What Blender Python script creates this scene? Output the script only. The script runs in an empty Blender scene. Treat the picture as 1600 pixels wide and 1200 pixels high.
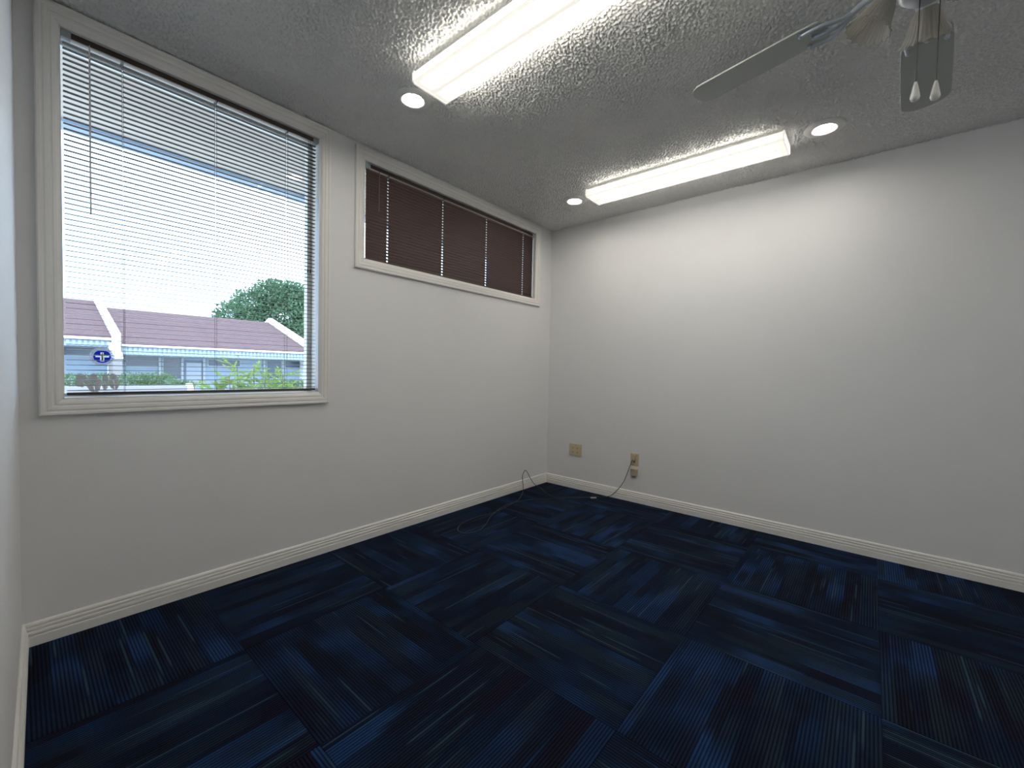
import bpy, bmesh, math, random
from mathutils import Vector, Matrix
random.seed(7)
SC = bpy.context.scene
COL = SC.collection
PI = math.pi

# ------------------------------------------------------------------ camera
FPX = 658.36
yaw, pit, rol = 0.865519, -0.032275, 0.021703
fw = Vector((math.sin(yaw)*math.cos(pit), math.cos(yaw)*math.cos(pit), math.sin(pit)))
r0 = Vector((math.cos(yaw), -math.sin(yaw), 0)); u0 = r0.cross(fw)
rt = math.cos(rol)*r0 + math.sin(rol)*u0
up = -math.sin(rol)*r0 + math.cos(rol)*u0
cam = bpy.data.cameras.new('camera'); camo = bpy.data.objects.new('camera', cam); COL.objects.link(camo)
cam.sensor_fit = 'HORIZONTAL'; cam.sensor_width = 36.0; cam.lens = FPX/1600*36.0
cam.clip_start = 0.01; cam.clip_end = 500
M = Matrix((rt, up, -fw)).transposed().to_4x4(); M.translation = Vector((-3.36304, -2.3956, 1.08498))
camo.matrix_world = M
SC.camera = camo

# ------------------------------------------------------------------ sky, sun, exposure
W = bpy.data.worlds.new('sky'); SC.world = W; W.use_nodes = True
nt = W.node_tree; nt.nodes.clear()
wo = nt.nodes.new('ShaderNodeOutputWorld'); bg = nt.nodes.new('ShaderNodeBackground')
tc = nt.nodes.new('ShaderNodeTexCoord'); nz = nt.nodes.new('ShaderNodeTexNoise'); cr = nt.nodes.new('ShaderNodeValToRGB')
nz.inputs['Scale'].default_value = 2.2; nz.inputs['Detail'].default_value = 5
cr.color_ramp.elements[0].position = .38; cr.color_ramp.elements[0].color = (.46, .66, 1.0, 1)
cr.color_ramp.elements[1].position = .60; cr.color_ramp.elements[1].color = (.80, .89, 1.0, 1)
nt.links.new(tc.outputs['Generated'], nz.inputs['Vector']); nt.links.new(nz.outputs['Fac'], cr.inputs['Fac'])
nt.links.new(cr.outputs['Color'], bg.inputs['Color']); bg.inputs['Strength'].default_value = 3.45
nt.links.new(bg.outputs[0], wo.inputs[0])
sun = bpy.data.lights.new('sun', 'SUN'); suno = bpy.data.objects.new('sun', sun); COL.objects.link(suno)
sun.energy = 2.95; sun.angle = math.radians(12); sun.color = (1, .96, .9)
suno.rotation_euler = Vector((.25, .62, -.75)).to_track_quat('-Z', 'Y').to_euler()
vs = SC.view_settings
vs.view_transform = 'Standard'; vs.look = 'None'; vs.gamma = 1.0; vs.exposure = 0.70; vs.use_curve_mapping = False
SIDE = .52     # share of it on the upright sides of the wrap lens
FLUO = 15.0      # tube radiance of the fluorescent fixtures
DOWN = 75.0     # lens radiance of the recessed lights

# ------------------------------------------------------------------ helpers
def link(o, parent=None):
    COL.objects.link(o)
    if parent is not None: o.parent = parent
    return o
def empty(name, loc=(0, 0, 0), rz=0, parent=None):
    o = bpy.data.objects.new(name, None); o.empty_display_size = .1
    o.location = loc; o.rotation_euler = (0, 0, rz); return link(o, parent)
def tag(o, label=None, cat=None, group=None, kind=None):
    if label: o['label'] = label
    if cat: o['category'] = cat
    if group: o['group'] = group
    if kind: o['kind'] = kind
    return o
class MB:
    def __init__(s): s.v = []; s.f = []; s.uv = None
    def add(s, vs, fs):
        b = len(s.v); s.v += [tuple(x) for x in vs]; s.f += [tuple(b+i for i in f) for f in fs]; return s
    def box(s, x0, x1, y0, y1, z0, z1):
        x0, x1 = sorted((x0, x1)); y0, y1 = sorted((y0, y1)); z0, z1 = sorted((z0, z1))
        return s.add([(x0,y0,z0),(x1,y0,z0),(x1,y1,z0),(x0,y1,z0),(x0,y0,z1),(x1,y0,z1),(x1,y1,z1),(x0,y1,z1)],
                     [(0,3,2,1),(4,5,6,7),(0,1,5,4),(1,2,6,5),(2,3,7,6),(3,0,4,7)])
    def prism(s, poly, a, b, axis):
        # poly: 2d points, extruded along axis from a to b. axis 0: (y,z) 1: (x,z) 2: (x,y)
        n = len(poly)
        def P(p, t): return (t, p[0], p[1]) if axis == 0 else ((p[0], t, p[1]) if axis == 1 else (p[0], p[1], t))
        vs = [P(p, a) for p in poly] + [P(p, b) for p in poly]
        fs = [tuple(range(n))[::-1], tuple(range(n, 2*n))] + [(i, (i+1) % n, n+(i+1) % n, n+i) for i in range(n)]
        return s.add(vs, fs)
    def tube(s, pts, r, n=8, cap=True):
        pts = [Vector(p) for p in pts]; rr = r if isinstance(r, (list, tuple)) else [r]*len(pts)
        t0 = (pts[1]-pts[0]).normalized()
        a = t0.orthogonal().normalized(); b = len(s.v)
        for i, p in enumerate(pts):
            t = (pts[min(i+1, len(pts)-1)] - pts[max(i-1, 0)]).normalized()
            a = (a - t*a.dot(t)).normalized(); c = t.cross(a)
            for k in range(n):
                q = 2*PI*k/n; s.v.append(tuple(p + rr[i]*(math.cos(q)*a + math.sin(q)*c)))
        for i in range(len(pts)-1):
            for k in range(n):
                s.f.append((b+i*n+k, b+i*n+(k+1) % n, b+(i+1)*n+(k+1) % n, b+(i+1)*n+k))
        if cap:
            s.f.append(tuple(b+k for k in range(n))[::-1]); s.f.append(tuple(b+(len(pts)-1)*n+k for k in range(n)))
        return s
    def lathe(s, prof, n=24, c=(0, 0, 0), flute=0, fn=24):
        b = len(s.v)
        for (r, z) in prof:
            for k in range(n):
                a = 2*PI*k/n; rr = r*(1+flute*math.cos(fn*a))
                s.v.append((c[0]+rr*math.cos(a), c[1]+rr*math.sin(a), c[2]+z))
        for i in range(len(prof)-1):
            for k in range(n):
                s.f.append((b+i*n+k, b+i*n+(k+1) % n, b+(i+1)*n+(k+1) % n, b+(i+1)*n+k))
        if prof[0][0] > 1e-6: s.f.append(tuple(b+k for k in range(n))[::-1])
        if prof[-1][0] > 1e-6: s.f.append(tuple(b+(len(prof)-1)*n+k for k in range(n)))
        return s
    def mesh(s, name, mat, smooth=False, bevel=0, segs=2):
        me = bpy.data.meshes.new(name); me.from_pydata(s.v, [], s.f)
        bm = bmesh.new(); bm.from_mesh(me)
        bmesh.ops.remove_doubles(bm, verts=bm.verts, dist=1e-6)
        bmesh.ops.recalc_face_normals(bm, faces=bm.faces)
        if bevel:
            es = [e for e in bm.edges if len(e.link_faces) == 2 and e.calc_face_angle(0) > .5]
            bmesh.ops.bevel(bm, geom=es, offset=bevel, segments=segs, affect='EDGES', profile=.5)
        bm.to_mesh(me); bm.free()
        if smooth: me.polygons.foreach_set('use_smooth', [True]*len(me.polygons))
        me.materials.append(mat); me.update(); return me
    def obj(s, name, mat, parent=None, smooth=False, bevel=0, segs=2):
        return link(bpy.data.objects.new(name, s.mesh(name, mat, smooth, bevel, segs)), parent)
def struct(o): o['kind'] = 'structure'; return o
def dup(o, parent=None):
    c = o.copy(); link(c, parent)
    for ch in list(o.children): dup(ch, c)
    return c
def spline(pts, n=8):
    P = [Vector(p) for p in pts]; out = []
    for i in range(len(P)-1):
        p0 = P[max(i-1, 0)]; p1 = P[i]; p2 = P[i+1]; p3 = P[min(i+2, len(P)-1)]
        for k in range(n):
            t = k/n
            out.append(.5*((2*p1)+(-p0+p2)*t+(2*p0-5*p1+4*p2-p3)*t*t+(-p0+3*p1-3*p2+p3)*t**3))
    out.append(P[-1]); return out

# ------------------------------------------------------------------ materials
MATS = {}
def lin(c):
    return tuple((x/255/12.92 if x/255 <= .04045 else ((x/255+.055)/1.055)**2.4) for x in c)
class NT:
    def __init__(s, name):
        s.m = bpy.data.materials.new(name); s.m.use_nodes = True; s.t = s.m.node_tree
        s.b = s.t.nodes['Principled BSDF']; s.out = s.t.nodes['Material Output']
    def n(s, typ, **kw):
        nd = s.t.nodes.new('ShaderNode'+typ)
        for k, v in kw.items():
            if k in nd.inputs: nd.inputs[k].default_value = v
            else: setattr(nd, k, v)
        return nd
    def l(s, a, b): s.t.links.new(a, b)
    def math(s, op, a, b=None, c=None):
        nd = s.t.nodes.new('ShaderNodeMath'); nd.operation = op
        for i, x in enumerate((a, b, c)):
            if x is None: continue
            if isinstance(x, (int, float)): nd.inputs[i].default_value = x
            else: s.l(x, nd.inputs[i])
        return nd.outputs[0]
    def mix(s, fac, a, b):
        nd = s.t.nodes.new('ShaderNodeMix'); nd.data_type = 'RGBA'
        for sock, x in ((nd.inputs[0], fac), (nd.inputs[6], a), (nd.inputs[7], b)):
            if isinstance(x, (int, float)): sock.default_value = x
            elif isinstance(x, tuple): sock.default_value = (*x[:3], 1)
            else: s.l(x, sock)
        return nd.outputs[2]
def paint(name, col, rough=.6, bump=0, scale=120, var=.04, metal=0, spec=.5, detail=3, dist=.002, vscale=3):
    k = NT(name); b = k.b
    b.inputs['Roughness'].default_value = rough; b.inputs['Metallic'].default_value = metal
    b.inputs['Specular IOR Level'].default_value = spec
    tc = k.n('TexCoord'); nz = k.n('TexNoise', Scale=vscale, Detail=4.0); k.l(tc.outputs['Object'], nz.inputs['Vector'])
    a = tuple(c*(1-var) for c in col); d = tuple(min(1, c*(1+var)) for c in col)
    k.l(k.mix(nz.outputs['Fac'], a, d), b.inputs['Base Color'])
    if bump:
        n2 = k.n('TexNoise', Scale=scale, Detail=detail); k.l(tc.outputs['Object'], n2.inputs['Vector'])
        bp = k.n('Bump', Strength=bump, Distance=dist); k.l(n2.outputs['Fac'], bp.inputs['Height']); k.l(bp.outputs[0], b.inputs['Normal'])
    return k.m
M_WALL = paint('wall_paint', (.77, .775, .785), .55, .25, 160, .025, spec=.3, dist=.0015)
M_TRIM = paint('trim_paint', (.80, .79, .765), .38, .05, 60, .02)
M_PLASTIC = paint('white_plastic', (.78, .78, .76), .4)
M_BEIGE = paint('beige_plastic', (.60, .49, .31), .4, var=.03)
M_BEIGE2 = paint('tan_plastic', (.50, .42, .30), .45, var=.03)
M_DARK = paint('dark_plastic', (.02, .02, .02), .5)
M_CABLE = paint('cable_sheath', (.018, .024, .04), .55)
M_GREYPL = paint('grey_plastic', (.45, .46, .47), .4)
M_BLADE = paint('fan_blade_paint', (.50, .53, .50), .45, var=.02)
M_FANMET = paint('fan_metal', (.55, .60, .66), .3, metal=.35, var=.03)
M_CHAIN = paint('chain_brass', (.10, .09, .08), .45, metal=.3)
M_BROWN = paint('blind_brown_metal', (.050, .034, .027), .38, var=.05)
M_BCOVER = paint('blind_rail_underside', (.75, .68, .63), .4)
M_CORD = paint('blind_cord_brown', (.06, .045, .045), .7)
M_CLEAR = paint('bracket_grey', (.36, .39, .40), .45)

def ceiling_mat():
    k = NT('ceiling_popcorn'); b = k.b
    b.inputs['Roughness'].default_value = .8; b.inputs['Specular IOR Level'].default_value = .25
    tc = k.n('TexCoord')
    n1 = k.n('TexNoise', Scale=240.0, Detail=2.0); k.l(tc.outputs['Object'], n1.inputs['Vector'])
    bp = k.n('Bump', Strength=.35, Distance=.002); k.l(n1.outputs['Fac'], bp.inputs['Height']); k.l(bp.outputs[0], b.inputs['Normal'])
    b.inputs['Base Color'].default_value = (.88, .88, .86, 1)
    return k.m
M_CEIL = ceiling_mat()

def slat_mat():
    k = NT('blind_slat_brown'); b = k.b
    b.inputs['Base Color'].default_value = (.045, .028, .020, 1); b.inputs['Roughness'].default_value = .48; b.inputs['Specular IOR Level'].default_value = .22
    tr = k.n('BsdfTranslucent'); tr.inputs['Color'].default_value = (.22, .12, .10, 1)
    mx = k.n('MixShader'); mx.inputs[0].default_value = .12
    k.l(b.outputs[0], mx.inputs[1]); k.l(tr.outputs[0], mx.inputs[2]); k.l(mx.outputs[0], k.out.inputs[0])
    return k.m
M_SLAT = slat_mat()

def glass_mat(name, gl=.05, tint=(.93, .97, .98)):
    k = NT(name)
    t = k.n('BsdfTransparent'); t.inputs[0].default_value = (*tint, 1)
    g = k.n('BsdfGlossy'); g.inputs['Roughness'].default_value = .02
    mx = k.n('MixShader'); mx.inputs[0].default_value = gl
    k.l(t.outputs[0], mx.inputs[1]); k.l(g.outputs[0], mx.inputs[2]); k.l(mx.outputs[0], k.out.inputs[0])
    return k.m
M_GLASS = glass_mat('window_glass')

def shade_mat():
    k = NT('frosted_shade_glass')
    b = k.b; b.inputs['Base Color'].default_value = (.62, .60, .54, 1); b.inputs['Roughness'].default_value = .3
    t = k.n('BsdfTranslucent'); t.inputs[0].default_value = (.6, .58, .52, 1)
    tp = k.n('BsdfTransparent')
    m1 = k.n('MixShader'); m1.inputs[0].default_value = .4
    k.l(b.outputs[0], m1.inputs[1]); k.l(t.outputs[0], m1.inputs[2])
    m2 = k.n('MixShader'); m2.inputs[0].default_value = .28
    k.l(m1.outputs[0], m2.inputs[1]); k.l(tp.outputs[0], m2.inputs[2]); k.l(m2.outputs[0], k.out.inputs[0])
    return k.m
M_SHADE = shade_mat()

def emit_mat(name, col, st):
    k = NT(name); k.b.inputs['Base Color'].default_value = (.8, .8, .8, 1)
    k.b.inputs['Emission Color'].default_value = (*col, 1); k.b.inputs['Emission Strength'].default_value = st
    return k.m
M_DLENS = emit_mat('downlight_lens', (1, .93, .84), DOWN)
def lens_mat(name, k_left, k_right):
    # glowing prismatic lens: the light of the two tubes behind it spreads in two bands along the lens
    k = NT(name); b = k.b
    b.inputs['Base Color'].default_value = (.75, .75, .72, 1); b.inputs['Roughness'].default_value = .3
    tc = k.n('TexCoord'); sx = k.n('SeparateXYZ'); k.l(tc.outputs['Object'], sx.inputs[0])
    def band(c, w):
        d = k.math('ABSOLUTE', k.math('DIVIDE', k.math('SUBTRACT', sx.outputs[0], c), w))
        return k.math('EXPONENT', k.math('MULTIPLY', k.math('POWER', d, 3.2), -1.0))
    g = k.math('ADD', k.math('MULTIPLY', band(-.050, .0245), k_left), k.math('MULTIPLY', band(.050, .0245), k_right))
    e = k.n('MapRange'); e.inputs['From Min'].default_value = .585; e.inputs['From Max'].default_value = .50
    k.l(k.math('ABSOLUTE', sx.outputs[1]), e.inputs['Value'])
    # the upright sides of the wrap glow too, level with the tubes
    nx = k.n('SeparateXYZ'); k.l(tc.outputs['Normal'], nx.inputs[0])
    sl = k.math('MULTIPLY', k.math('GREATER_THAN', nx.outputs[0], .8), k_right); sr = k.math('MULTIPLY', k.math('LESS_THAN', nx.outputs[0], -.8), k_left)
    g = k.math('ADD', g, k.math('MULTIPLY', k.math('ADD', sl, sr), SIDE))
    st = k.math('ADD', k.math('MULTIPLY', k.math('MULTIPLY', g, e.outputs[0]), FLUO), .50)
    b.inputs['Emission Color'].default_value = (1, .95, .85, 1); k.l(st, b.inputs['Emission Strength'])
    pr = k.n('TexNoise', Scale=260.0, Detail=1.0); k.l(tc.outputs['Object'], pr.inputs['Vector'])
    bp = k.n('Bump', Strength=.2, Distance=.001); k.l(pr.outputs['Fac'], bp.inputs['Height']); k.l(bp.outputs[0], b.inputs['Normal'])
    return k.m
M_DIFF = lens_mat('prismatic_lens', 1, 1); M_DIFF2 = lens_mat('prismatic_lens_aged', 1, .4)
M_ENDCAP = emit_mat('fixture_end_cap', (1, .96, .87), .36)

def carpet_mat():
    k = NT('carpet_pile'); b = k.b
    b.inputs['Roughness'].default_value = .95; b.inputs['Specular IOR Level'].default_value = .08
    uv = k.n('UVMap'); sx = k.n('SeparateXYZ'); k.l(uv.outputs[0], sx.inputs[0])
    oi = k.n('ObjectInfo'); rnd = oi.outputs['Random']
    u, v = sx.outputs[0], sx.outputs[1]
    NR = 62
    ru = k.math('MULTIPLY', u, NR); ri = k.math('FLOOR', ru); rf = k.math('FRACT', ru)
    off = k.math('MULTIPLY', rnd, 613.0)
    def nz(xs, ys, detail=1.0):
        cx = k.n('CombineXYZ'); k.l(xs, cx.inputs[0]); k.l(ys, cx.inputs[1]); k.l(off, cx.inputs[2])
        n = k.n('TexNoise', Scale=1.0, Detail=detail); k.l(cx.outputs[0], n.inputs['Vector']); return n.outputs['Fac']
    # irregular bands of ribs: jittered band index
    wob = k.n('TexWhiteNoise', noise_dimensions='2D')
    bw = k.math('FLOOR', k.math('MULTIPLY', ri, 1/6.5))
    bandx = k.math('MULTIPLY', bw, 7.31)
    band = nz(bandx, k.math('MULTIPLY', v, 1.2), 2.0)
    bw2 = k.math('FLOOR', k.math('MULTIPLY', k.math('ADD', ri, 2.0), 1/4.0))
    band2 = nz(k.math('MULTIPLY', bw2, 5.77), k.math('ADD', k.math('MULTIPLY', v, 1.0), 31.0), 2.0)
    streak = nz(k.math('MULTIPLY', ri, 3.17), k.math('MULTIPLY', v, 1.0), 1.0)
    def ramp(x, stops):
        r = k.n('ValToRGB'); el = r.color_ramp.elements
        while len(el) < len(stops): el.new(.5)
        for e, (p, c) in zip(el, stops): e.position = p; e.color = (*c, 1)
        k.l(x, r.inputs[0]); return r.outputs[0]
    S = CARPET
    base = ramp(band, [(.30, tuple(S*c for c in (.018, .017, .046))), (.44, tuple(S*c for c in (.012, .024, .060))), (.52, tuple(S*c for c in (.015, .036, .088))),
                       (.58, tuple(S*c for c in (.019, .050, .145))), (.65, tuple(S*c for c in (.030, .080, .24)))])
    grey = ramp(band2, [(.53, (0, 0, 0)), (.60, (1, 1, 1))])
    c1 = k.mix(k.math('MULTIPLY', grey, .65), base, tuple(S*c for c in (.029, .050, .080)))
    dark = ramp(band2, [(.37, (1, 1, 1)), (.43, (0, 0, 0))])
    c1 = k.mix(k.math('MULTIPLY', dark, .8), c1, tuple(S*c for c in (.018, .020, .038)))
    sm = ramp(streak, [(.64, (0, 0, 0)), (.68, (1, 1, 1))])
    c2 = k.mix(k.math('MULTIPLY', sm, .6), c1, tuple(S*c for c in (.06, .125, .20)))
    # rib profile: bump, plus base colour darkened between the ribs
    rib = k.math('SINE', k.math('MULTIPLY', rf, PI))
    tcn = k.n('TexCoord'); fz = k.n('TexNoise', Scale=420.0, Detail=2.0); k.l(tcn.outputs['Object'], fz.inputs['Vector'])
    rr = k.math('ADD', .30, k.math('MULTIPLY', k.math('POWER', rib, 1.3), 1.0))
    rr = k.math('MULTIPLY', rr, k.math('ADD', .55, k.math('MULTIPLY', fz.outputs['Fac'], .9)))
    vm = k.n('VectorMath', operation='SCALE'); k.l(c2, vm.inputs[0]); k.l(rr, vm.inputs['Scale'])
    k.l(vm.outputs[0], b.inputs['Base Color'])
    hh = k.math('ADD', rib, k.math('MULTIPLY', fz.outputs['Fac'], .8))
    bp = k.n('Bump', Strength=.6, Distance=.003); k.l(hh, bp.inputs['Height']); k.l(bp.outputs[0], b.inputs['Normal'])
    return k.m
CARPET = .47
M_CARPET = carpet_mat()
M_SUB = paint('subfloor', (.03, .03, .035), .9)

# ------------------------------------------------------------------ room shell
H = 2.44; RY = -4.94; LX = -3.362; LSL = 0.0246   # left wall leans away from the corner by LSL per metre
lxw = lambda y: LX + LSL*y
W1 = dict(ox0=-3.312, ox1=-2.196, oz0=.873, oz1=2.428, ix0=-3.249, ix1=-2.252, iz0=.936, iz1=2.358)
W2 = dict(ox0=-2.042, ox1=-.190, oz0=1.686, oz1=2.412, ix0=-1.981, ix1=-.256, iz0=1.747, iz1=2.348)
WT = .16
bm = MB()
for (x0, x1, z0, z1) in [(-3.9, W1['ix0'], 0, H), (W1['ix0'], W1['ix1'], 0, W1['iz0']), (W1['ix0'], W1['ix1'], W1['iz1'], H), (W1['ix1'], W2['ix0'], 0, H),
                         (W2['ix0'], W2['ix1'], 0, W2['iz0']), (W2['ix0'], W2['ix1'], W2['iz1'], H), (W2['ix1'], .16, 0, H)]:
    bm.box(x0, x1, 0, WT, z0, z1)
struct(bm.obj('wall_front', M_WALL))
struct(MB().box(0, .16, RY-.16, 0, 0, H).obj('wall_right', M_WALL))
struct(MB().prism([(lxw(0), 0), (lxw(RY), RY), (lxw(RY)-.16, RY), (lxw(0)-.16, 0)], 0, H, 2).obj('wall_left', M_WALL))
struct(MB().box(-3.9, .16, RY, RY-.16, 0, H).obj('wall_rear', M_WALL))
def ceiling_mesh():
    # sprayed-on texture as real relief: band-limited noise squeezed into lumps, 3.6 mm grid over the part in view
    import numpy as np
    rg = np.random.default_rng(4); st = .0036
    xs = np.arange(-3.47, .02, st); ys = np.arange(-3.15, .02, st); nx, ny = len(xs), len(ys)
    fx = np.fft.fftfreq(nx, st)[:, None]; fy = np.fft.fftfreq(ny, st)[None, :]; fr = np.hypot(fx, fy)
    nzf = np.fft.fft2(rg.standard_normal((nx, ny))) * np.exp(-((fr-58)/32)**2)
    h = np.real(np.fft.ifft2(nzf)); h /= h.std()
    big = np.real(np.fft.ifft2(np.fft.fft2(rg.standard_normal((nx, ny))) * np.exp(-(fr/3.5)**2))); big /= big.std()
    z = .0078*(1/(1+np.exp(-2.4*(h-.25)))) * (1+.18*big) + .0006*h
    X, Y = np.meshgrid(xs, ys, indexing='ij')
    v = np.stack([X, Y, H-z+.0015], -1).reshape(-1, 3)
    I = np.arange(nx*ny).reshape(nx, ny)
    f = np.stack([I[:-1, :-1], I[:-1, 1:], I[1:, 1:], I[1:, :-1]], -1).reshape(-1, 4)
    ex = np.array([(-3.9, -3.15, H), (.16, -3.15, H), (.16, RY-.16, H), (-3.9, RY-.16, H), (-3.9, RY-.16, H+.1), (.16, RY-.16, H+.1), (.16, WT, H+.1), (-3.9, WT, H+.1)])
    b = len(v); v = np.concatenate([v, ex]); f = np.concatenate([f, b+np.array([(0, 1, 2, 3), (4, 5, 6, 7)])])
    me = bpy.data.meshes.new('ceiling'); me.vertices.add(len(v)); me.vertices.foreach_set('co', v.astype('f').ravel())
    me.loops.add(len(f)*4); me.loops.foreach_set('vertex_index', f.astype('i').ravel())
    me.polygons.add(len(f)); me.polygons.foreach_set('loop_start', np.arange(len(f), dtype='i')*4)
    me.polygons.foreach_set('use_smooth', np.ones(len(f), dtype=bool))
    me.update(calc_edges=True); me.validate(); me.materials.append(M_CEIL); return me
struct(link(bpy.data.objects.new('ceiling', ceiling_mesh())))
floor = struct(MB().box(-3.9, .16, RY-.16, WT, -.12, -.008).obj('floor', M_SUB))

# carpet tiles
TS = .6152; TX, TY = -2.197, -1.232
def tile_mesh(x0, x1, y0, y1, i, j):
    # local box about the tile centre, uv: u across ribs, v along ribs
    cx, cy = TX+(i+.5)*TS, TY+(j+.5)*TS
    g = .0007
    x0 += g; x1 -= g; y0 += g; y1 -= g
    me = MB().box(x0-cx, x1-cx, y0-cy, y1-cy, -.008, 0).mesh('carpet_tile', M_CARPET)
    uvl = me.uv_layers.new(name='UVMap'); alongy = (i+j) % 2 != 0
    for lp in me.loops:
        co = me.vertices[lp.vertex_index].co
        a, b = co.x/TS+.5, co.y/TS+.5
        uvl.data[lp.index].uv = (a, b) if alongy else (b, a)
    return me
full = {}
for i in range(-2, 4):
    for j in range(-7, 2):
        x0, x1, y0, y1 = TX+i*TS, TX+(i+1)*TS, TY+j*TS, TY+(j+1)*TS
        cx0, cx1, cy0, cy1 = max(x0, -3.42), min(x1, 0), max(y0, RY), min(y1, 0)
        if cx1-cx0 < .02 or cy1-cy0 < .02: continue
        whole = abs(cx1-cx0-TS) < 1e-4 and abs(cy1-cy0-TS) < .004
        key = (i+j) % 2
        if whole and key in full: me = full[key]
        else:
            me = tile_mesh(cx0, cx1, cy0, cy1, i, j)
            if whole: full[key] = me
        o = bpy.data.objects.new('carpet_tile', me); link(o, floor)
        o.location = (TX+(i+.5)*TS, TY+(j+.5)*TS, random.uniform(-.0006, .0002))

# baseboards: stepped colonial profile (depth, height)
BP = [(0, 0), (.017, 0), (.017, .034), (.0165, .036), (.0105, .038), (.0105, .040), (.015, .0425), (.0155, .047), (.0145, .053), (.0085, .056), (.0085, .058), (.0125, .060), (.0125, .066), (.0115, .068), (.0065, .070), (.0065, .072), (.0095, .074), (.0095, .080), (.007, .085), (.003, .088), (0, .088)]
struct(MB().prism([(-d, z) for d, z in BP], lxw(0), 0, 0).obj('baseboard_front', M_TRIM))
struct(MB().prism([(-d, z) for d, z in BP], RY, 0, 1).obj('baseboard_right', M_TRIM))
bm = MB().prism([(d, z) for d, z in BP], RY, 0, 1)
bm.v = [(x+lxw(y), y, z) for x, y, z in bm.v]
struct(bm.obj('baseboard_left', M_TRIM))
struct(MB().prism([(RY+d, z) for d, z in BP], lxw(RY), 0, 0).obj('baseboard_rear', M_TRIM))

# windows -----------------------------------------------------------
def casing(win, w):
    # four mitred casing boards; profile across the width (t from outer edge, proud depth)
    CP = [(0, 0), (0, .016), (.004, .019), (.012, .019), (.015, .0165), (.019, .0165), (.023, .0185), (.034, .0175), (.037, .0145), (.041, .0145), (.044, .0160), (.052, .014), (.058, .010), (1, .008), (1, 0)]
    ox0, ox1, oz0, oz1, ix0, ix1, iz0, iz1 = [w[k] for k in ('ox0', 'ox1', 'oz0', 'oz1', 'ix0', 'ix1', 'iz0', 'iz1')]
    oc = [(ox0, oz0), (ox1, oz0), (ox1, oz1), (ox0, oz1)]; ic = [(ix0, iz0), (ix1, iz0), (ix1, iz1), (ix0, iz1)]
    for a in range(4):
        b = (a+1) % 4; vs = []
        for (o_, i_) in ((oc[a], ic[a]), (oc[b], ic[b])):
            for t, d in CP:
                s = 1 if t == 1 else t/.063
                vs.append((o_[0]+(i_[0]-o_[0])*s, -d, o_[1]+(i_[1]-o_[1])*s))
        n = len(CP)
        fs = [(k, (k+1) % n, n+(k+1) % n, n+k) for k in range(n)] + [tuple(range(n)), tuple(range(n, 2*n))]
        MB().add(vs, fs).obj('casing_board', M_TRIM, win)
    # jamb liner
    t = .004
    jm = MB()
    jm.box(ix0, ix0+t, -.006, .11, iz0, iz1); jm.box(ix1-t, ix1, -.006, .11, iz0, iz1)
    jm.box(ix0, ix1, -.006, .11, iz0, iz0+t); jm.box(ix0, ix1, -.006, .11, iz1-t, iz1)
    jm.obj('jamb', M_TRIM, win)
    f = .028
    fm = MB(); y0, y1 = .085, .125
    fm.box(ix0, ix0+f*.3, y0, y1, iz0, iz1); fm.box(ix1-f, ix1, y0, y1, iz0, iz1)
    fm.box(ix0, ix1, y0, y1, iz0, iz0+f*.6); fm.box(ix0, ix1, y0, y1, iz1-f, iz1)
    fm.obj('window_frame', M_PLASTIC, win, bevel=.002)
    MB().box(ix0, ix1, .103, .107, iz0, iz1).obj('pane', M_GLASS, win)
for name, w in (('window_1', W1), ('window_2', W2)):
    e = empty(name, (0, 0, 0)); struct(e); casing(e, w)

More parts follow.
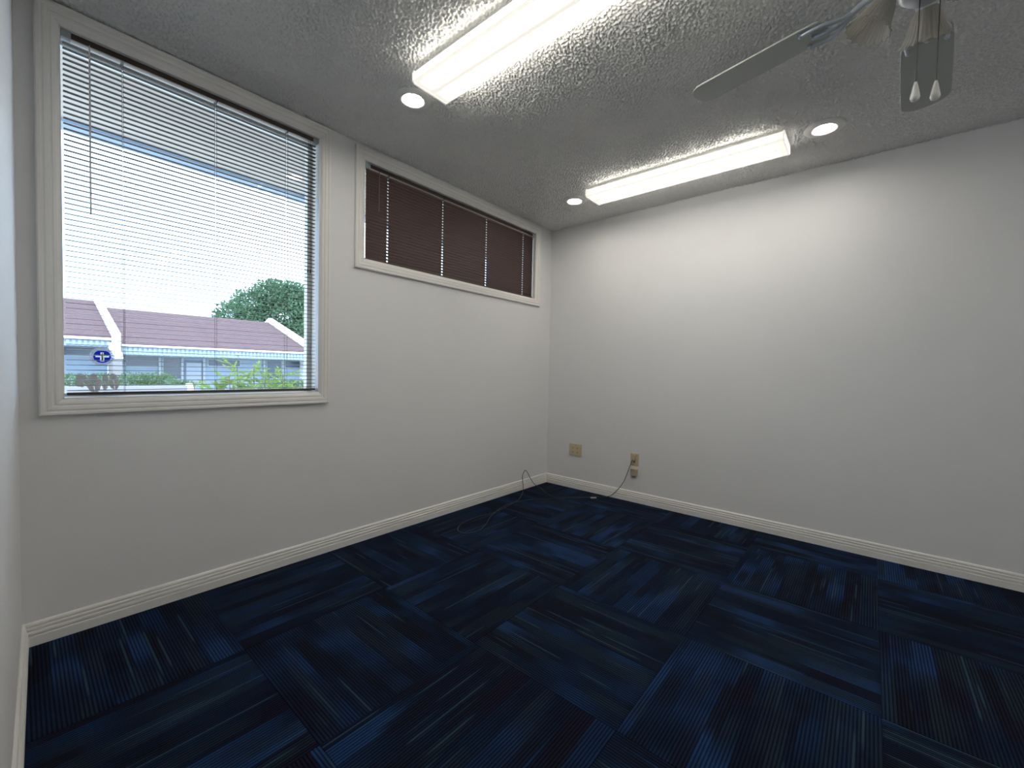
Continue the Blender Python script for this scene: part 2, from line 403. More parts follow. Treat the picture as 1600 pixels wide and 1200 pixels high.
# venetian blinds ------------------------------------------------------
def slat_mesh(x0, x1, holes, hw, hl, wdt=.025, crown=.0022):
    xs = sorted([x0, x1] + [h+s*hw for h in holes for s in (-1, 1)])
    ys = [-wdt/2, -hl/2, 0, hl/2, wdt/2]
    m = MB(); nY = len(ys); vs = []
    for x in xs:
        for y in ys: vs.append((x, y, crown*(1-(2*y/wdt)**2)))
    fs = []
    for a in range(len(xs)-1):
        mid = (xs[a]+xs[a+1])/2; hole = any(abs(mid-h) < hw for h in holes)
        for b in range(nY-1):
            if hole and b in (1, 2): continue
            fs.append((a*nY+b, (a+1)*nY+b, (a+1)*nY+b+1, a*nY+b+1))
    m.add(vs, fs); me = m.mesh('slat', M_SLAT, smooth=True)
    return me
def blind(label, x0, x1, ztop, zbot, yc, ladders, tilt, wand, cords, hw, hl):
    r = empty('venetian_blind', ((x0+x1)/2, yc, zbot)); tag(r, label, 'blind', 'brown mini blinds')
    def P(m, n, mat, **kw):
        m.v = [(x-(x0+x1)/2, y-yc, z-zbot) for x, y, z in m.v]; return m.obj(n, mat, r, **kw)
    hr0 = ztop-.028
    P(MB().box(x0+.022, x1-.022, yc-.018, yc+.016, hr0+.006, ztop), 'head_rail', M_BROWN, bevel=.002)
    m = MB(); xs = sorted([x0+.022] + [l+s*.006 for l in ladders for s in (-1, 1)] + [x1-.022])
    for a in range(0, len(xs)-1, 2): m.box(xs[a], xs[a+1], yc-.0165, yc+.0145, hr0+.002, hr0+.0055)
    P(m, 'head_rail_underside', M_BCOVER)
    for a, b in ((x0-.006, x0+.022), (x1-.022, x1+.004)):
        P(MB().box(a, b, yc-.021, yc+.018, hr0+.002, ztop+.002), 'mounting_bracket', M_CLEAR, bevel=.002)
    P(MB().box(x0, x1, yc-.012, yc+.012, zbot, zbot+.011), 'bottom_rail', M_BROWN, bevel=.003)
    me = slat_mesh(x0-(x0+x1)/2, x1-(x0+x1)/2, [l-(x0+x1)/2 for l in ladders], hw, hl)
    pitch = .0203; n = int((hr0-.008-zbot-.016)/pitch)
    for k in range(n+1):
        o = bpy.data.objects.new('slat', me); link(o, r)
        o.location = (0, 0, .018+k*(hr0-.010-zbot-.018)/n)
        o.rotation_euler = (tilt+random.uniform(-.012, .012), 0, random.uniform(-.0006, .0006))
    ct = math.cos(tilt)
    for l in ladders:
        m = MB()
        for s in (-1, 1): m.tube([(l, yc+s*(.013*abs(ct)+.0025), zbot+.008), (l, yc+s*(.013*abs(ct)+.0025), hr0+.01)], .0007, 5)
        P(m, 'ladder_cord', M_CORD)
    x, z0 = wand
    P(MB().tube([(x, yc-.024, hr0+.006), (x, yc-.026, hr0-.02), (x-.001, yc-.026, z0)], [.0018, .0028, .0028], 6), 'tilt_wand', WANDM)
    x, z0 = cords
    P(MB().tube([(x, yc-.019, hr0+.006), (x-.002, yc-.022, z0+.012)], .0009, 5), 'lift_cord', M_CORD)
    P(MB().tube([(x+.010, yc-.019, hr0+.006), (x+.012, yc-.022, z0+.012)], .0009, 5), 'lift_cord', M_CORD)
    for dx in (-.002, .012):
        m = MB().lathe([(.0015, .022), (.003, .014), (.0045, .003), (.004, 0)], 8, (x+dx, yc-.022, z0-.008)); P(m, 'tassel', M_CORD, smooth=True)
    return r
WANDM = paint('wand_acrylic', (.70, .66, .66), .2)
blind('brown mini blind with open slats over the large window', W1['ix0']+.012, W1['ix1']-.008, W1['iz1']-.004, W1['iz0']+.012, .030,
      [-3.066, -2.737, -2.416], math.radians(4), (-3.165, 1.672), (-2.309, 1.612), .0022, .010)
WANDM = paint('wand_tan', (.13, .085, .065), .3)
blind('dark brown mini blind with closed slats over the short high window', W2['ix0']+.028, W2['ix1']-.008, W2['iz1']-.008, W2['iz0']+.010, .030,
      [-1.797, -1.337, -.879, -.405], math.radians(79), (-1.874, 2.065), (-.310, 2.012), .0055, .0095)

# window decals --------------------------------------------------------
def film(name, col, through, clear=0):
    k = NT(name); b = k.b; tc = k.n('TexCoord'); n = k.n('TexNoise', Scale=70.0, Detail=3.0); k.l(tc.outputs['Object'], n.inputs['Vector'])
    c = k.mix(n.outputs['Fac'], tuple(x*.8 for x in col), tuple(min(1, x*1.2) for x in col)); k.l(c, b.inputs['Base Color']); b.inputs['Roughness'].default_value = .6
    t = k.n('BsdfTranslucent'); k.l(c, t.inputs[0]); m1 = k.n('MixShader'); m1.inputs[0].default_value = through
    k.l(b.outputs[0], m1.inputs[1]); k.l(t.outputs[0], m1.inputs[2])
    tp = k.n('BsdfTransparent'); m2 = k.n('MixShader'); m2.inputs[0].default_value = clear
    k.l(m1.outputs[0], m2.inputs[1]); k.l(tp.outputs[0], m2.inputs[2]); k.l(m2.outputs[0], k.out.inputs[0]); return k.m
def decal_disc():
    YG = .1015; c = (-3.128, 1.106)
    root = empty('round_sticker', (c[0], YG, c[1]))
    tag(root, 'round blue emblem sticker with white cross on the window glass', 'sticker')
    def poly(name, mat, pts, d):
        MB().prism(pts, -d, -d+.0003, 1).obj(name, mat, root)
    circ = lambda r, n=40, sx=1: [(r*sx*math.cos(2*PI*k/n), r*math.sin(2*PI*k/n)) for k in range(n)]
    silver = film('sticker_silver', (.42, .42, .47), .6, .42); blue = film('sticker_blue', (.04, .11, .52), .6)
    white = film('sticker_white', (.85, .86, .9), .6); gold = film('sticker_gold', (.5, .38, .06), .6); ink = film('sticker_ink', (.2, .18, .3), .5)
    R = .039
    m = MB(); n = 48
    for k in range(n):
        a, b2 = 2*PI*k/n, 2*PI*(k+1)/n
        m.prism([(R*math.cos(a), R*math.sin(a)), (R*math.cos(b2), R*math.sin(b2)), (.7*R*math.cos(b2), .7*R*math.sin(b2)), (.7*R*math.cos(a), .7*R*math.sin(a))], -.0002, .0001, 1)
    m.obj('sticker_ring', silver, root)
    def clip(pts, ax, v, keep):
        out = []
        for i in range(len(pts)):
            p, q = pts[i], pts[(i+1) % len(pts)]; ip, iq = keep*(p[ax]-v) >= 0, keep*(q[ax]-v) >= 0
            if ip: out.append(p)
            if ip != iq:
                t = (v-p[ax])/(q[ax]-p[ax]); out.append((p[0]+(q[0]-p[0])*t, p[1]+(q[1]-p[1])*t))
        return out
    m = MB()
    for k in range(26):
        a = 2*PI*k/26
        if abs(math.sin(a)) < .06: continue
        c0 = Vector((math.cos(a), math.sin(a))); t = Vector((-c0.y, c0.x)); q = random.uniform(.0012, .0019)
        for off, hh in ((-q, .0026), (q, random.uniform(.001, .0026))):
            p = c0*R*.84+t*off
            pp = [p+t*.0007-c0*hh, p+t*.0007+c0*hh, p-t*.0007+c0*hh, p-t*.0007-c0*hh]
            m.prism([tuple(x) for x in pp], -.0009, -.0006, 1)
    m.obj('ring_marks', ink, root)
    m = MB()
    for z0, z1, hx in [(-.05, -.021, 0), (-.021, -.003, .0065), (-.003, .004, .021), (.004, .018, .005), (.018, .05, 0)]:
        band = clip(clip(circ(R*.70), 1, z0, 1), 1, z1, -1)
        for sg in ((-1, 1) if hx else (0,)):
            pp = clip(band, 0, sg*hx, sg) if sg else band
            if len(pp) > 2: m.prism(pp, -.0002, .0001, 1)
    m.obj('blue_field', blue, root)
    poly('cross_bar', white, [(-.021, .004), (.021, .004), (.021, -.003), (-.021, -.003)], .0002)
    poly('cross_stem', white, [(-.0065, -.003), (.0065, -.003), (.0065, -.021), (-.0065, -.021)], .0002)
    poly('cross_head', white, [(-.005, .004), (.005, .004), (.005, .018), (-.005, .018)], .0002)
    m = MB()
    m.prism([(-.0012, .016), (.0012, .016), (.0022, -.019), (-.0022, -.019)], -.0016, -.0013, 1)
    m.prism([(0, .009), (.015, .010), (.012, .006), (.004, .004), (0, .002), (-.004, .004), (-.012, .006), (-.015, .010)], -.0016, -.0013, 1)
    for z in (.000, -.006, -.012): m.prism([(-.0045, z), (0, z+.0022), (.0045, z), (0, z-.0022)], -.0016, -.0013, 1)
    m.obj('winged_staff', gold, root)
decal_disc()
def decal_remnant():
    YG = .1015
    root = empty('peeled_decal', (-3.143, YG, .965))
    tag(root, 'brownish torn decal remnants low on the window glass under the round sticker', 'decal')
    mt = film('old_decal_film', (.34, .29, .26), .6, .18)
    for (cx, cz, rx, rz, seed) in [(-.0495, .040, .018, .032, 1), (-.012, .028, .024, .042, 2), (.0235, .034, .011, .042, 3), (.051, .034, .018, .040, 4)]:
        rd = random.Random(seed); n = 18
        pts = []
        for k in range(n):
            a = 2*PI*k/n; q = rd.uniform(.82, 1.06)
            pts.append((cx+rx*q*math.cos(a), cz+rz*q*math.sin(a)))
        # cracked into two or three shards with thin gaps
        a0 = rd.randrange(n)
        for s in range(3):
            ii = [(a0+s*6+k) % n for k in range(7)]
            sub = [pts[i] for i in ii] + [(cx, cz)]
            mx = sum(p[0] for p in sub)/len(sub); mz = sum(p[1] for p in sub)/len(sub)
            sub = [(mx+(p[0]-mx)*.93, mz+(p[1]-mz)*.95) for p in sub]
            MB().prism(sub, -.0003, 0, 1).obj('film_shard', mt, root)
decal_remnant()

# ------------------------------------------------------------------ ceiling lights
def fluo(x0, x1, y0, y1, label, aged=False):
    cx, cy = (x0+x1)/2, (y0+y1)/2; hw, hl = (x1-x0)/2, (y1-y0)/2
    r = empty('fluorescent_fixture', (cx, cy, H)); tag(r, label, 'ceiling light', 'two-tube fluorescent fixtures')
    MB().box(-hw+.012, hw-.012, -hl+.004, hl-.004, -.0165, 0).obj('housing', M_PLASTIC, r, bevel=.002)
    prof = [(-hw+.010, -.017), (-hw, -.030), (-hw+.002, -.058), (-hw+.012, -.068), (hw-.012, -.068), (hw-.002, -.058), (hw, -.030), (hw-.010, -.017)]
    MB().prism(prof, -hl+.008, hl-.008, 1).obj('lens', M_DIFF2 if aged else M_DIFF, r)
    for s in (-1, 1):
        ep = [(-hw+.004, -.014), (-hw-.001, -.030), (-hw+.001, -.060), (-hw+.012, -.0705), (hw-.012, -.0705), (hw-.001, -.060), (hw+.001, -.030), (hw-.004, -.014)]
        MB().prism(ep, s*(hl-.008), s*hl, 1).obj('end_cap', M_ENDCAP, r, bevel=.001)
    return r
fluo(-2.195, -1.985, -1.995, -.770, 'lit two-tube fluorescent fixture nearest the camera, running out of frame')
fluo(-.645, -.430, -1.988, -.748, 'lit two-tube fluorescent fixture along the bare right wall', aged=True)
for (xa, xb) in ((-2.195, -1.985),):  # extra fixture added out of view to brighten the room
    fluo(xa, xb, -4.55, -3.32, 'unseen two-tube fluorescent fixture added to light the rear half of the room')
def downlight(x, y, label):
    r = empty('recessed_light', (x, y, H)); tag(r, label, 'ceiling light', 'round recessed lights')
    MB().lathe([(.050, -.001), (.052, -.011), (.058, -.014), (.072, -.014), (.090, -.009), (.095, -.004), (.095, 0), (.050, 0), (.050, -.001)], 40).obj('trim_ring', M_PLASTIC, r, smooth=True)
    MB().lathe([(.0, -.006), (.03, -.0058), (.0505, -.004), (.0505, -.001), (0, -.001)], 32).obj('lamp_lens', M_DLENS, r, smooth=True)
downlight(-2.060, -.592, 'lit recessed light at the window end of the nearer fluorescent fixture')
downlight(-.492, -.560, 'lit recessed light in the ceiling corner above the short window')
downlight(-.509, -2.152, 'lit recessed light on the right, below the ceiling fan')

# ------------------------------------------------------------------ ceiling fan
def fan():
    hx, hy = -1.773, -2.4715
    r = empty('ceiling_fan', (hx, hy, H)); tag(r, 'grey-white ceiling fan with fluted glass light shades and pull chains', 'ceiling fan')
    MB().lathe([(.075, 0), (.075, -.012), (.06, -.05), (.03, -.06), (.0, -.06)], 28).obj('canopy', M_FANMET, r, smooth=True)
    MB().tube([(0, 0, -.05), (0, 0, -.13)], .014, 12).obj('downrod', M_FANMET, r, smooth=True)
    MB().lathe([(.0, -.12), (.06, -.125), (.105, -.145), (.115, -.18), (.115, -.235), (.095, -.262), (.05, -.268), (0, -.268)], 32).obj('motor_housing', M_FANMET, r, smooth=True)
    kit = MB().lathe([(.0, -.262), (.045, -.264), (.045, -.285), (.055, -.290), (.058, -.312), (.045, -.326), (.015, -.334), (0, -.334)], 28).obj('light_kit', M_FANMET, r, smooth=True)
    # blades: (angle, length to tip, root z, tip z)
    def blade_mesh(R):
        st = [(.232, .054), (.25, .058), (.30, .062), (.45, .066), (.58, .068)]
        out = []
        for x, w in st: out.append((x, w))
        e = .068; x1 = R-e*.72
        arc = [(x1+.72*e*math.cos(a), e*math.sin(a)) for a in [math.radians(t) for t in range(75, -76, -15)]]
        top = [(x, w) for x, w in out if x < x1]; bot = [(x, -w) for x, w in reversed(out) if x < x1]
        root = [(.222, -.03), (.222, .03)]
        return MB().prism(root + top + [(x1, e)] + arc + [(x1, -e)] + bot, -.003, .003, 2)
    for ang, R, z0, z1, pitch in [(79.0, .645, -.268, -.288, BPITCH), (-3.6, .665, -.275, -.318, BPITCH), (170, .65, -.268, -.285, BPITCH), (262, .65, -.268, -.285, BPITCH)]:
        dr = math.atan2(z0-z1, R)
        m = blade_mesh(R); o = m.obj('blade', M_BLADE, r, bevel=.0012, segs=1)
        ML = Matrix.Translation((0, 0, z0)) @ Matrix.Rotation(math.radians(ang), 4, 'Z') @ Matrix.Rotation(dr, 4, 'Y') @ Matrix.Rotation(math.radians(pitch), 4, 'X')
        o.matrix_local = ML; b = MB()
        b.tube(spline([(.085, 0, .004), (.13, 0, .012), (.175, 0, -.006), (.20, 0, -.012)], 5), [.009]*10+[.008]*6, 10)
        for s in (-1, 1):
            b.tube(spline([(.165, s*.004, -.002), (.195, s*.026, -.012), (.235, s*.047, -.013), (.285, s*.044, -.010)], 5), [.0068]*10+[.0055]*5+[.003], 8)
        b.tube(spline([(.195, 0, -.012), (.23, 0, -.014), (.262, 0, -.010)], 5), [.008]*9+[.005]*2, 8)
        for (sx, sy) in ((.258, .0), (.282, .044), (.282, -.044)): b.lathe([(0, -.017), (.006, -.015), (.007, -.010), (.007, -.003)], 8, (sx, sy, 0))
        bo = b.obj('blade_bracket', M_FANMET, r, smooth=True); bo.matrix_local = ML
    # light arms and fluted tulip shades
    for ang in (101, -3, 218):
        a = math.radians(ang); Rm = Matrix.Rotation(a, 4, 'Z')
        arm = MB().tube(spline([(.04, 0, -.300), (.072, 0, -.297), (.085, 0, -.313)], 6), .009, 10)
        arm.lathe([(.022, .0), (.024, -.008), (.019, -.03), (.0, -.032)][::-1], 16, (.085, 0, -.292))
        ao = arm.obj('lamp_arm', M_FANMET, r, smooth=True); ao.matrix_local = Rm
        sh = MB(); prof = [(.016, .0), (.022, -.005), (.028, -.018), (.033, -.035), (.038, -.052), (.044, -.066), (.051, -.075)]
        NS = 180; b0 = len(sh.v)
        for k_, (rr, zz) in enumerate(prof):
            fl = .032*(k_/6)**1.1
            for q in range(NS):
                t = 2*PI*q/NS; w = rr*(1+fl*math.cos(30*t)); sh.v.append((w*math.cos(t), w*math.sin(t), zz + (.0025*math.cos(15*t) if k_ == 6 else 0)))
        for i in range(len(prof)-1):
            for q in range(NS): sh.f.append((i*NS+q, i*NS+(q+1) % NS, (i+1)*NS+(q+1) % NS, (i+1)*NS+q))
        so = sh.obj('lamp_shade', M_SHADE, r, smooth=True)
        md = so.modifiers.new('thick', 'SOLIDIFY'); md.thickness = .002
        SM = Rm @ Matrix.Translation((.083, 0, -.304)) @ Matrix.Rotation(math.radians(-SHTILT), 4, 'Y') @ Matrix.Scale(1.12, 4)
        bl = MB().lathe([(0, -.040), (.009, -.038), (.013, -.031), (.012, -.024), (.009, -.016), (.009, -.006)], 16).obj('light_bulb', M_PLASTIC, r, smooth=True)
        so.matrix_local = SM; bl.matrix_local = SM
    for (x, y, z, s) in CHAINS:
        lx, ly, zb = x-hx, y-hy, z-H
        MB().tube([(lx*1.0, ly*1.0, -.31), (lx, ly, zb+.024)], .0011, 6).obj('pull_chain', M_CHAIN, r)
        MB().lathe([(0, .027), (.003, .026), (.0055, .016), (.0095, -.006), (.0108, -.015), (.0085, -.022), (.004, -.025), (0, -.0255)], 16, (lx, ly, zb)).obj('chain_pendant', M_PEND, r, smooth=True)
M_PEND = paint('pendant_ceramic', (.82, .82, .78), .25)
BPITCH = -6; SHTILT = 28
CHAINS = [(-1.778, -2.4575, 1.862, 1), (-1.752, -2.4985, 1.862, 1)]
fan()

# ------------------------------------------------------------------ wall outlets and cable
def outlet4():
    y0, y1, z0, z1 = -.393, -.262, .303, .414
    r = empty('wall_outlet', (0, (y0+y1)/2, z0)); tag(r, 'beige four-socket outlet plate on the right wall near the corner', 'outlet')
    cy, cz = (y0+y1)/2, (z1-z0)/2
    MB().box(-.008, 0, y0-cy, y1-cy, 0, z1-z0).obj('cover_plate', M_BEIGE, r, bevel=.003)
    for sy in (-1, 1):
        for sz in (-1, 1):
            c = (sy*.023, cz+sz*.0195)
            b = MB().lathe([(.0165, 0), (.0165, .0025), (0, .0025)], 20)
            b.v = [(-.008-z, c[0]+x, c[1]+max(-.0125, min(.0125, y))) for x, y, z in b.v]
            s = b.obj('socket', M_BEIGE, r)
            m = MB()
            for d, hh in ((-.006, .0045), (.006, .0036)): m.box(-.0112, -.0103, c[0]+d-.0018, c[0]+d+.0018, c[1]+.002-hh, c[1]+.002+hh)
            m.box(-.0112, -.0103, c[0]-.0022, c[0]+.0022, c[1]-.0095, c[1]-.0055)
            m.obj('slots', M_DARK, s)
    for sy in (-1, 1):
        for z in (.012, .099):
            MB().box(-.0088, -.0078, sy*.023-.002, sy*.023+.002, z-.002, z+.002).obj('screw', M_BEIGE2, r)
outlet4()
def jack():
    y0, y1, z0, z1 = -.945, -.872, .305, .410
    r = empty('wall_jack', (0, (y0+y1)/2, z0)); tag(r, 'beige jack plate on the right wall with a dark cable plugged in', 'outlet')
    MB().box(-.009, 0, -.036, .036, 0, z1-z0).obj('cover_plate', M_BEIGE, r, bevel=.003)
    MB().box(-.020, -.008, -.014, .016, .070, .098).obj('jack_block', M_BEIGE, r, bevel=.002)
    MB().box(-.013, -.008, -.016, .016, .028, .062).obj('jack_insert', M_BEIGE2, r, bevel=.0015)
    MB().box(-.0136, -.0128, -.006, .004, .032, .042).obj('jack_port', M_DARK, r)
    MB().box(-.024, -.012, -.004, .010, .044, .060).obj('cable_plug', M_GREYPL, r, bevel=.0015)
    y0, y1, z0, z1 = -.938, -.881, .222, .279
    r = empty('surface_box', (0, (y0+y1)/2, z0)); tag(r, 'small tan surface box on the wall right below the jack plate', 'outlet')
    MB().box(-.024, 0, -.029, .029, 0, .057).obj('box_cover', M_BEIGE2, r, bevel=.003)
    MB().box(-.026, -.0005, -.0305, .0305, .050, .059).obj('box_top', M_BEIGE, r, bevel=.002)
jack()
r = empty('network_cable', (-.15, -.62, 0)); tag(r, 'thin dark cable looping across the carpet into the corner', 'cable')
def cab(pts, name, rad=.0028):
    m = MB().tube(spline(pts, 8), rad, 8); m.v = [(x+.15, y+.62, z) for x, y, z in m.v]; return m.obj(name, M_CABLE, r, smooth=True)
z = .0045
cab([(-.026, -.905, .358), (-.045, -.903, .35), (-.046, -.883, .295), (-.046, -.838, .170), (-.044, -.78, .083), (-.03, -.72, .022), (-.035, -.69, .006), (-.075, -.66, z), (-.115, -.62, z),
     (-.18, -.575, z), (-.29, -.455, z), (-.369, -.379, z), (-.36, -.29, z), (-.306, -.198, z), (-.235, -.11, z), (-.255, -.055, .03), (-.30, -.042, .085), (-.353, -.040, .158), (-.385, -.040, .181),
     (-.412, -.040, .160), (-.426, -.042, .125), (-.418, -.046, .055), (-.455, -.075, .012), (-.535, -.125, z), (-.66, -.19, z), (-.783, -.223, z+.003), (-1.009, -.255, z), (-1.189, -.233, z), (-1.351, -.251, z),
     (-1.445, -.308, z), (-1.465, -.371, z), (-1.432, -.418, z), (-1.348, -.425, z), (-1.233, -.374, z), (-1.094, -.292, z), (-.918, -.224, z), (-.771, -.216, z+.004), (-.58, -.266, z), (-.36, -.439, z), (-.19, -.592, z+.002)], 'cable')
m = MB().box(-.026, .026, -.006, .006, 0, .011); pl = m.obj('plug', M_GREYPL, r, bevel=.002)
pl.location = (-.015, .0, .001); pl.rotation_euler = (0, 0, math.radians(-42))

# ------------------------------------------------------------------ outside
M_GROUND = paint('outside_ground', (.45, .45, .42), .9, .3, 8, .12)
M_PAVE = paint('outside_paving', (.50, .50, .48), .9, .2, 8, .06)
M_SOFFIT = paint('soffit_paint', (.48, .42, .37), .7)
M_FASCIA = paint('eave_fascia_paint', (.30, .37, .46), .6)
M_BLUE = paint('pale_blue_siding', (.26, .34, .43), .7, var=.03)
M_WHITE = paint('white_stucco', (.86, .86, .86), .8, var=.02)
M_GREYW = paint('grey_stucco', (.21, .21, .22), .8)
M_WIN = paint('far_window_glass', (.06, .085, .12), .15, var=.1)
M_WINF = paint('far_window_trim', (.36, .41, .45), .6)
M_DOOR = paint('far_door', (.32, .37, .46), .5)
M_DFR = paint('far_door_frame', (.13, .17, .24), .6)
GZ = -.95
struct(MB().box(-70, 110, WT+.001, 120, GZ-.2, GZ).obj('ground', M_GROUND))
struct(MB().box(-3.95, .3, WT, WT+.04, GZ, .86).obj('trim_1', M_WHITE))
ev = empty('eave', (-1.5, WT, 2.46)); struct(ev)
MB().box(-5, 5, 0, 1.00, 0, .04).obj('soffit', M_SOFFIT, ev)
MB().box(-5, 5, .98, 1.12, -.02, .22).obj('fascia', M_FASCIA, ev)

def shingle_mat():
    k = NT('shingles'); b = k.b; b.inputs['Roughness'].default_value = .9
    tc = k.n('TexCoord'); oi = k.n('ObjectInfo')
    n1 = k.n('TexNoise', Scale=2.6, Detail=6.0, Roughness=.75); k.l(tc.outputs['Object'], n1.inputs['Vector'])
    br = k.n('TexBrick', Scale=3.2); k.l(tc.outputs['Object'], br.inputs['Vector'])
    br.inputs['Color1'].default_value = (.12, .066, .072, 1); br.inputs['Color2'].default_value = (.085, .047, .055, 1); br.inputs['Mortar'].default_value = (.075, .042, .05, 1)
    br.inputs['Mortar Size'].default_value = .012
    k.l(k.mix(n1.outputs['Fac'], br.outputs['Color'], (.13, .085, .09)), b.inputs['Base Color'])
    return k.m
M_ROOF = shingle_mat()
def roof_slab(parent, x0, x1, ye, ze, yr, zr):
    # roof plane built flat in local xy (x along eave, y up slope) then tilted; courses of shingles step up the slope
    L = math.hypot(yr-ye, zr-ze); a = math.atan2(zr-ze, yr-ye); m = MB(); n = 30
    m.box(0, x1-x0, 0, L, -.10, 0)
    ro = m.obj('roof_deck', M_ROOF, parent); RM = Matrix.Translation((x0, ye, ze)) @ Matrix.Rotation(a, 4, 'X'); ro.matrix_local = RM
    c = MB().prism([(0, 0), (0, .030), (L/n+.05, .006), (L/n+.05, 0)], 0, x1-x0, 0).mesh('shingle_course', M_ROOF)
    for k in range(n):
        o = bpy.data.objects.new('shingle_course', c); link(o, parent)
        o.matrix_local = RM @ Matrix.Translation((random.uniform(0, .0), k*L/n, 0))
    # matching back slope
    m = MB().box(0, x1-x0, 0, L, -.10, .02).obj('back_slope', M_ROOF, parent)
    m.matrix_local = Matrix.Translation((x1, 2*yr-ye, ze)) @ Matrix.Rotation(PI, 4, 'Z') @ Matrix.Rotation(a, 4, 'X')
def windowpart(par, x0, x1, z0, z1, y):
    w = MB().box(x0-.05, x1+.05, y-.04, y+.02, z0-.05, z1+.05).obj('window', M_WINF, par)
    MB().box(x0, x1, y-.05, y, z0, z1).obj('pane', M_WIN, w)
YF, YE, YR = 27.0, 25.4, 32.5
def fascia(par, x0, x1, zt, zb):
    MB().box(x0, x1, YE+.04, YE+.14, zb, zt).obj('frieze', M_BLUE, par)
    n = int((x1-x0)/.19); me = MB().box(-.055, .055, YE, YE+.045, zb+.03, zt-.12).mesh('frieze_board', M_BLUE)
    for k in range(n):
        o = bpy.data.objects.new('frieze_board', me); link(o, par); o.location = (x0+.1+k*.19, 0, 0)
    MB().box(x0, x1, YE-.08, YE+.04, zt-.11, zt).obj('gutter', M_WHITE, par)
    MB().box(x0, x1, YE+.1, YF, zb+.02, zb+.05).obj('porch_soffit', M_GREYW, par)
b = empty('office_building'); tag(b, 'long pale blue single-storey building with purple shingle roof across the street', 'building')
roof_slab(b, -.09, 8.99, YE, 2.00, YR, 4.30)
fascia(b, -.05, 9.05, 1.95, 1.44)
MB().box(-.09, 9.2, YF, YF+9, GZ, 2.3).obj('wall', M_BLUE, b)
windowpart(b, .28, 1.58, .88, 1.38, YF); windowpart(b, 1.80, 2.55, .22, 1.38, YF)
windowpart(b, 3.85, 5.45, .98, 1.33, YF); windowpart(b, 6.98, 7.82, .22, 1.36, YF); windowpart(b, 8.08, 9.45, .95, 1.36, YF)
for x in (1.64, 2.62, 3.63, 6.80, 7.92): MB().box(x-.05, x+.05, YF-.10, YF, GZ, 1.44).obj('pilaster', M_WINF, b)
d = MB().box(2.70, 3.60, YF-.04, YF, GZ, 1.24).obj('door', M_DFR, b)
MB().box(2.80, 3.50, YF-.06, YF, GZ, 1.16).obj('door_leaf', M_DOOR, d); MB().box(3.40, 3.46, YF-.12, YF-.05, .0, .06).obj('door_handle', M_DARK, d)
MB().lathe([(0, -.06), (.09, -.05), (.1, 0), (0, .01)], 12, (4.85, YE-.02, 1.70)).obj('fascia_lamp', M_WHITE, b)
def firewall(par, x0, x1, ze, zr, lift):
    p = [(YE-.15, GZ), (YE-.15, ze+lift), (YR, zr+lift), (2*YR-YE, ze+lift), (2*YR-YE, GZ)]
    MB().prism(p, x0, x1, 0).obj('parapet_wall', M_WHITE, par)
firewall(b, 9.0, 9.28, 2.02, 4.30, .34)
bl = empty('neighbour_unit'); tag(bl, 'left end unit with higher purple roof and white sloping parapet wall', 'building')
roof_slab(bl, -9.0, -.42, YE, 2.28, YR, 4.62); fascia(bl, -9.0, -.42, 2.22, 1.78)
MB().box(-9, -.42, YF, YF+9, GZ, 2.4).obj('wall', M_BLUE, bl)
windowpart(bl, -2.6, -.6, 1.36, 1.74, YF)  # dark band standing in for the shade under the eave, built as a window
firewall(bl, -.42, -.10, 2.28, 4.62, .16)
MB().prism([(YE-.15, GZ), (YE-1.5, GZ), (YE-1.5, 1.25), (YE-.15, 1.85)], -.54, -.22, 0).obj('wing_wall', M_GREYW, bl)
MB().prism([(YE-.15, 1.85), (YE-1.55, 1.23), (YE-1.55, 1.36), (YE-.15, 1.99)], -.56, -.20, 0).obj('wing_coping', M_WHITE, bl)
lw = empty('garden_wall', (0, 18, GZ)); tag(lw, 'low pale garden wall with sloped end in front of the blue building', 'wall')
MB().box(-9, .95, 0, .2, 0, 1.17).obj('wall_body', M_GREYW, lw); MB().prism([(.95, 0), (1.32, 0), (1.12, 1.24), (.95, 1.24)], -.04, .26, 1).obj('end_post', M_WHITE, lw)

# foliage --------------------------------------------------------------
def leaf_mat(name, c1, c2):
    k = NT(name); b = k.b; b.inputs['Roughness'].default_value = .5
    tc = k.n('TexCoord'); n = k.n('TexNoise', Scale=6.0, Detail=3.0); k.l(tc.outputs['Object'], n.inputs['Vector'])
    col = k.mix(n.outputs['Fac'], c1, c2); k.l(col, b.inputs['Base Color'])
    t = k.n('BsdfTranslucent'); k.l(col, t.inputs[0]); mx = k.n('MixShader'); mx.inputs[0].default_value = .35
    k.l(b.outputs[0], mx.inputs[1]); k.l(t.outputs[0], mx.inputs[2]); k.l(mx.outputs[0], k.out.inputs[0]); return k.m
M_BARK = paint('bark', (.20, .16, .12), .9, .5, 20, .2)
def leaf(m, p, d, nrm, L, Wd):
    d = d.normalized(); s = d.cross(nrm); s = s.normalized() if s.length > 1e-4 else d.orthogonal().normalized(); n2 = s.cross(d)
    m.add([p, p+d*L*.45+s*Wd*.5+n2*L*.06, p+d*L, p+d*L*.45-s*Wd*.5+n2*L*.06], [(0, 1, 2), (0, 2, 3)])
def rv(rd): return Vector((rd.gauss(0, 1), rd.gauss(0, 1), rd.gauss(0, 1))).normalized()
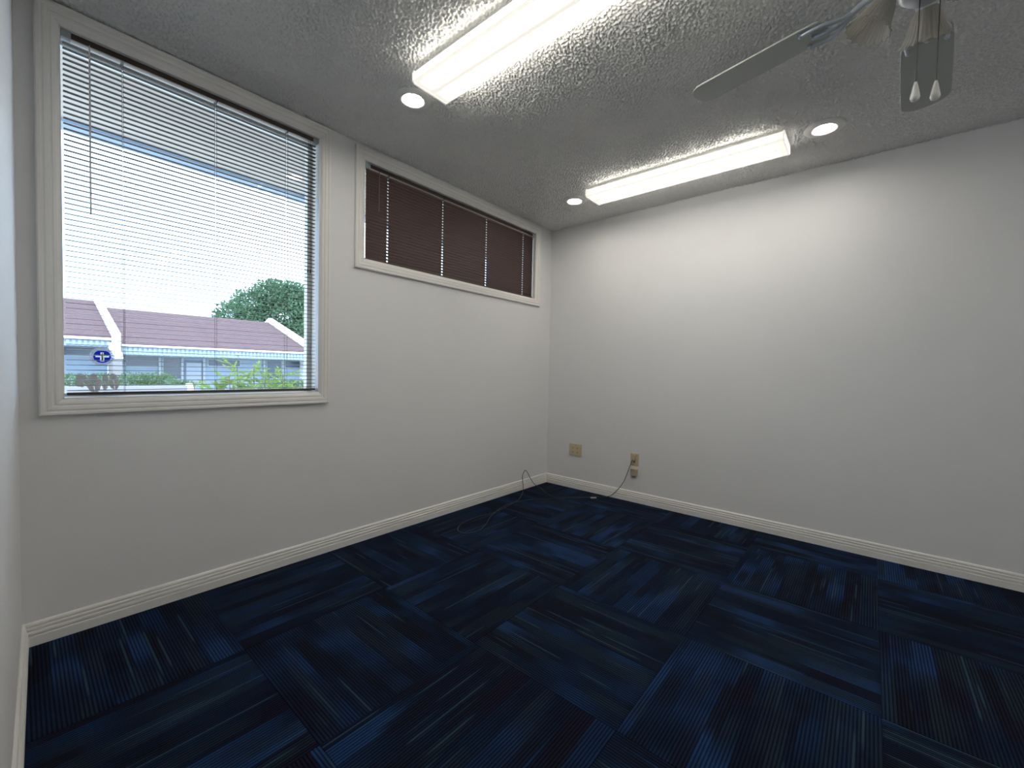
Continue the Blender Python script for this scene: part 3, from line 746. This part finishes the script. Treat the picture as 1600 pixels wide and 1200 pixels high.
def blob_foliage(name, blobs, n, L, mat, parent, seed, loc):
    rd = random.Random(seed); m = MB(); loc = Vector(loc)
    tot = sum(b[3]*b[3] for b in blobs)
    for (x, y, z, r, fz) in blobs:
        for _ in range(int(n*r*r/tot)):
            v = rv(rd); q = r*rd.uniform(.55, 1.08)
            p = Vector((x, y, z))+Vector((v.x*q, v.y*q, v.z*q*fz))-loc
            leaf(m, p, v+rv(rd)*1.1, rv(rd), L*rd.uniform(.6, 1.3), L*.55)
    me = bpy.data.meshes.new(name); me.from_pydata(m.v, [], m.f); me.materials.append(mat)
    o = link(bpy.data.objects.new(name, me), parent); o['kind'] = 'stuff'; return o
TK = 1.173; TC = (-3.363+14.363*TK, 45, GZ)
t = empty('shade_tree', TC); tag(t, 'large green tree rising behind the blue building', 'tree')
tb = MB(); tb.tube([(0, 0, 0), (.1, 0, 3.4), (0, .1, 5.6), (.3, 0, 8.6)], [.38, .3, .22, .08], 10)
for (dx, dz) in ((-3.0, 7.0), (2.7, 7.6), (-1.4, 8.7), (1.4, 9.6)): tb.tube([(0, 0, 4.8), (dx*.5, .3, 4.8+(dz-4.8)*.6), (dx, 0, dz)], [.18, .11, .03], 7)
tb.obj('trunk', M_BARK, t, smooth=True)
M_TREE = leaf_mat('tree_leaves', (.05, .125, .065), (.10, .20, .10))
rd = random.Random(3); bl_ = []
for (x, z, r_) in [(8.4, 5.0, 1.5), (9.8, 6.2, 1.6), (11.3, 7.2, 1.6), (12.8, 7.3, 1.7), (10.2, 4.6, 1.8), (12.2, 5.4, 2.0), (14.2, 6.6, 1.9), (14.6, 4.6, 1.8), (12.6, 3.4, 1.8), (16.2, 5.6, 1.9), (8.9, 3.8, 1.2)]:
    bl_.append((-3.363+(x+3.363)*TK, 45+rd.uniform(-1, 1), 1.085+(z-1.085)*TK, r_*TK, .8))
blob_foliage('foliage', bl_, 24000, .34, M_TREE, t, 5, TC)
M_HEDGE = leaf_mat('hedge_leaves', (.06, .14, .06), (.13, .21, .08))
def hedge(label, blobs, n, seed, loc):
    h = empty('clipped_shrub', loc); tag(h, label, 'shrub', 'shrubs along the blue building')
    m = MB()
    for (x, y, z, r, fz) in blobs: m.tube([(x-loc[0], y-loc[1], 0), (x-loc[0], y-loc[1], z-loc[2])], .03, 5)
    m.obj('stem', M_BARK, h); blob_foliage('foliage', blobs, n, .10, M_HEDGE, h, seed, loc)
def row(x0, x1, y, z, r, n): return [(x0+(x1-x0)*k/(n-1), y, z, r, .9) for k in range(n)]
hedge('shrub mound left of the door, tallest near the striped window', row(-.1, 1.15, 23, .18, .45, 4), 2600, 1, (.5, 23, GZ))
hedge('low bright shrub just left of the pale blue door', row(1.25, 1.85, 22.1, 0, .28, 3), 1200, 2, (1.6, 22.1, GZ))
hedge('green shrub row at the right end of the blue building', row(5.5, 8.3, 23, -.05, .35, 7), 3200, 3, (6.9, 23, GZ))
hedge('green shrub behind the torn decal below the left unit', row(-3.4, -1.0, 23, .20, .38, 6), 2600, 4, (-1.9, 23, GZ))
# leafy plant right outside the window: stems with leaflet sprays
M_NAND = leaf_mat('nandina_leaves', (.17, .30, .06), (.32, .42, .10))
def nandina():
    rd = random.Random(11); loc = (-2.0, 1.75, GZ)
    h = empty('leafy_bush', loc); tag(h, 'bright yellow-green leafy bush right outside the large window', 'shrub')
    tops = [(-2.30, .98), (-2.24, 1.02), (-2.14, 1.10), (-2.08, .99), (-1.98, 1.08), (-1.90, 1.00), (-1.80, 1.04), (-1.72, .97), (-2.34, .90), (-2.20, .92), (-2.02, .93), (-1.86, .92), (-1.66, .92), (-2.10, .88), (-1.94, .87), (-1.76, .88)]
    for (tx, tz) in tops:
        yy = 1.75+rd.uniform(-.15, .15); bx = -2.0+(tx+2.0)*.5
        pts = spline([(bx-loc[0], yy-loc[1], 0), ((bx+tx)/2-loc[0], yy-loc[1]+rd.uniform(-.04, .04), (tz-GZ)*.55), (tx-loc[0], yy-loc[1], tz-GZ-.03)], 5)
        st = MB().tube(pts, .004, 5).obj('stem', M_BARK, h)
        m = MB(); tip = Vector(pts[-1])
        for k in range(7):
            base = tip-Vector((0, 0, k*.028)); d = Vector((rd.uniform(-1, 1), rd.uniform(-.6, .6), rd.uniform(-.15, .7))).normalized()
            for q in range(5):
                p = base+d*(.018+.020*q)
                for s in (-1, 1):
                    side = d.cross(Vector((0, 0, 1))).normalized()*s
                    leaf(m, p, d+side*.9+rv(rd)*.25, rv(rd)+Vector((0, -.6, 1)), rd.uniform(.042, .062), .019)
            leaf(m, base+d*.11, d, Vector((0, -.5, 1)), .06, .02)
        me = bpy.data.meshes.new('leaf_spray'); me.from_pydata(m.v, [], m.f); me.materials.append(M_NAND)
        o = link(bpy.data.objects.new('leaf_spray', me), h)
nandina()
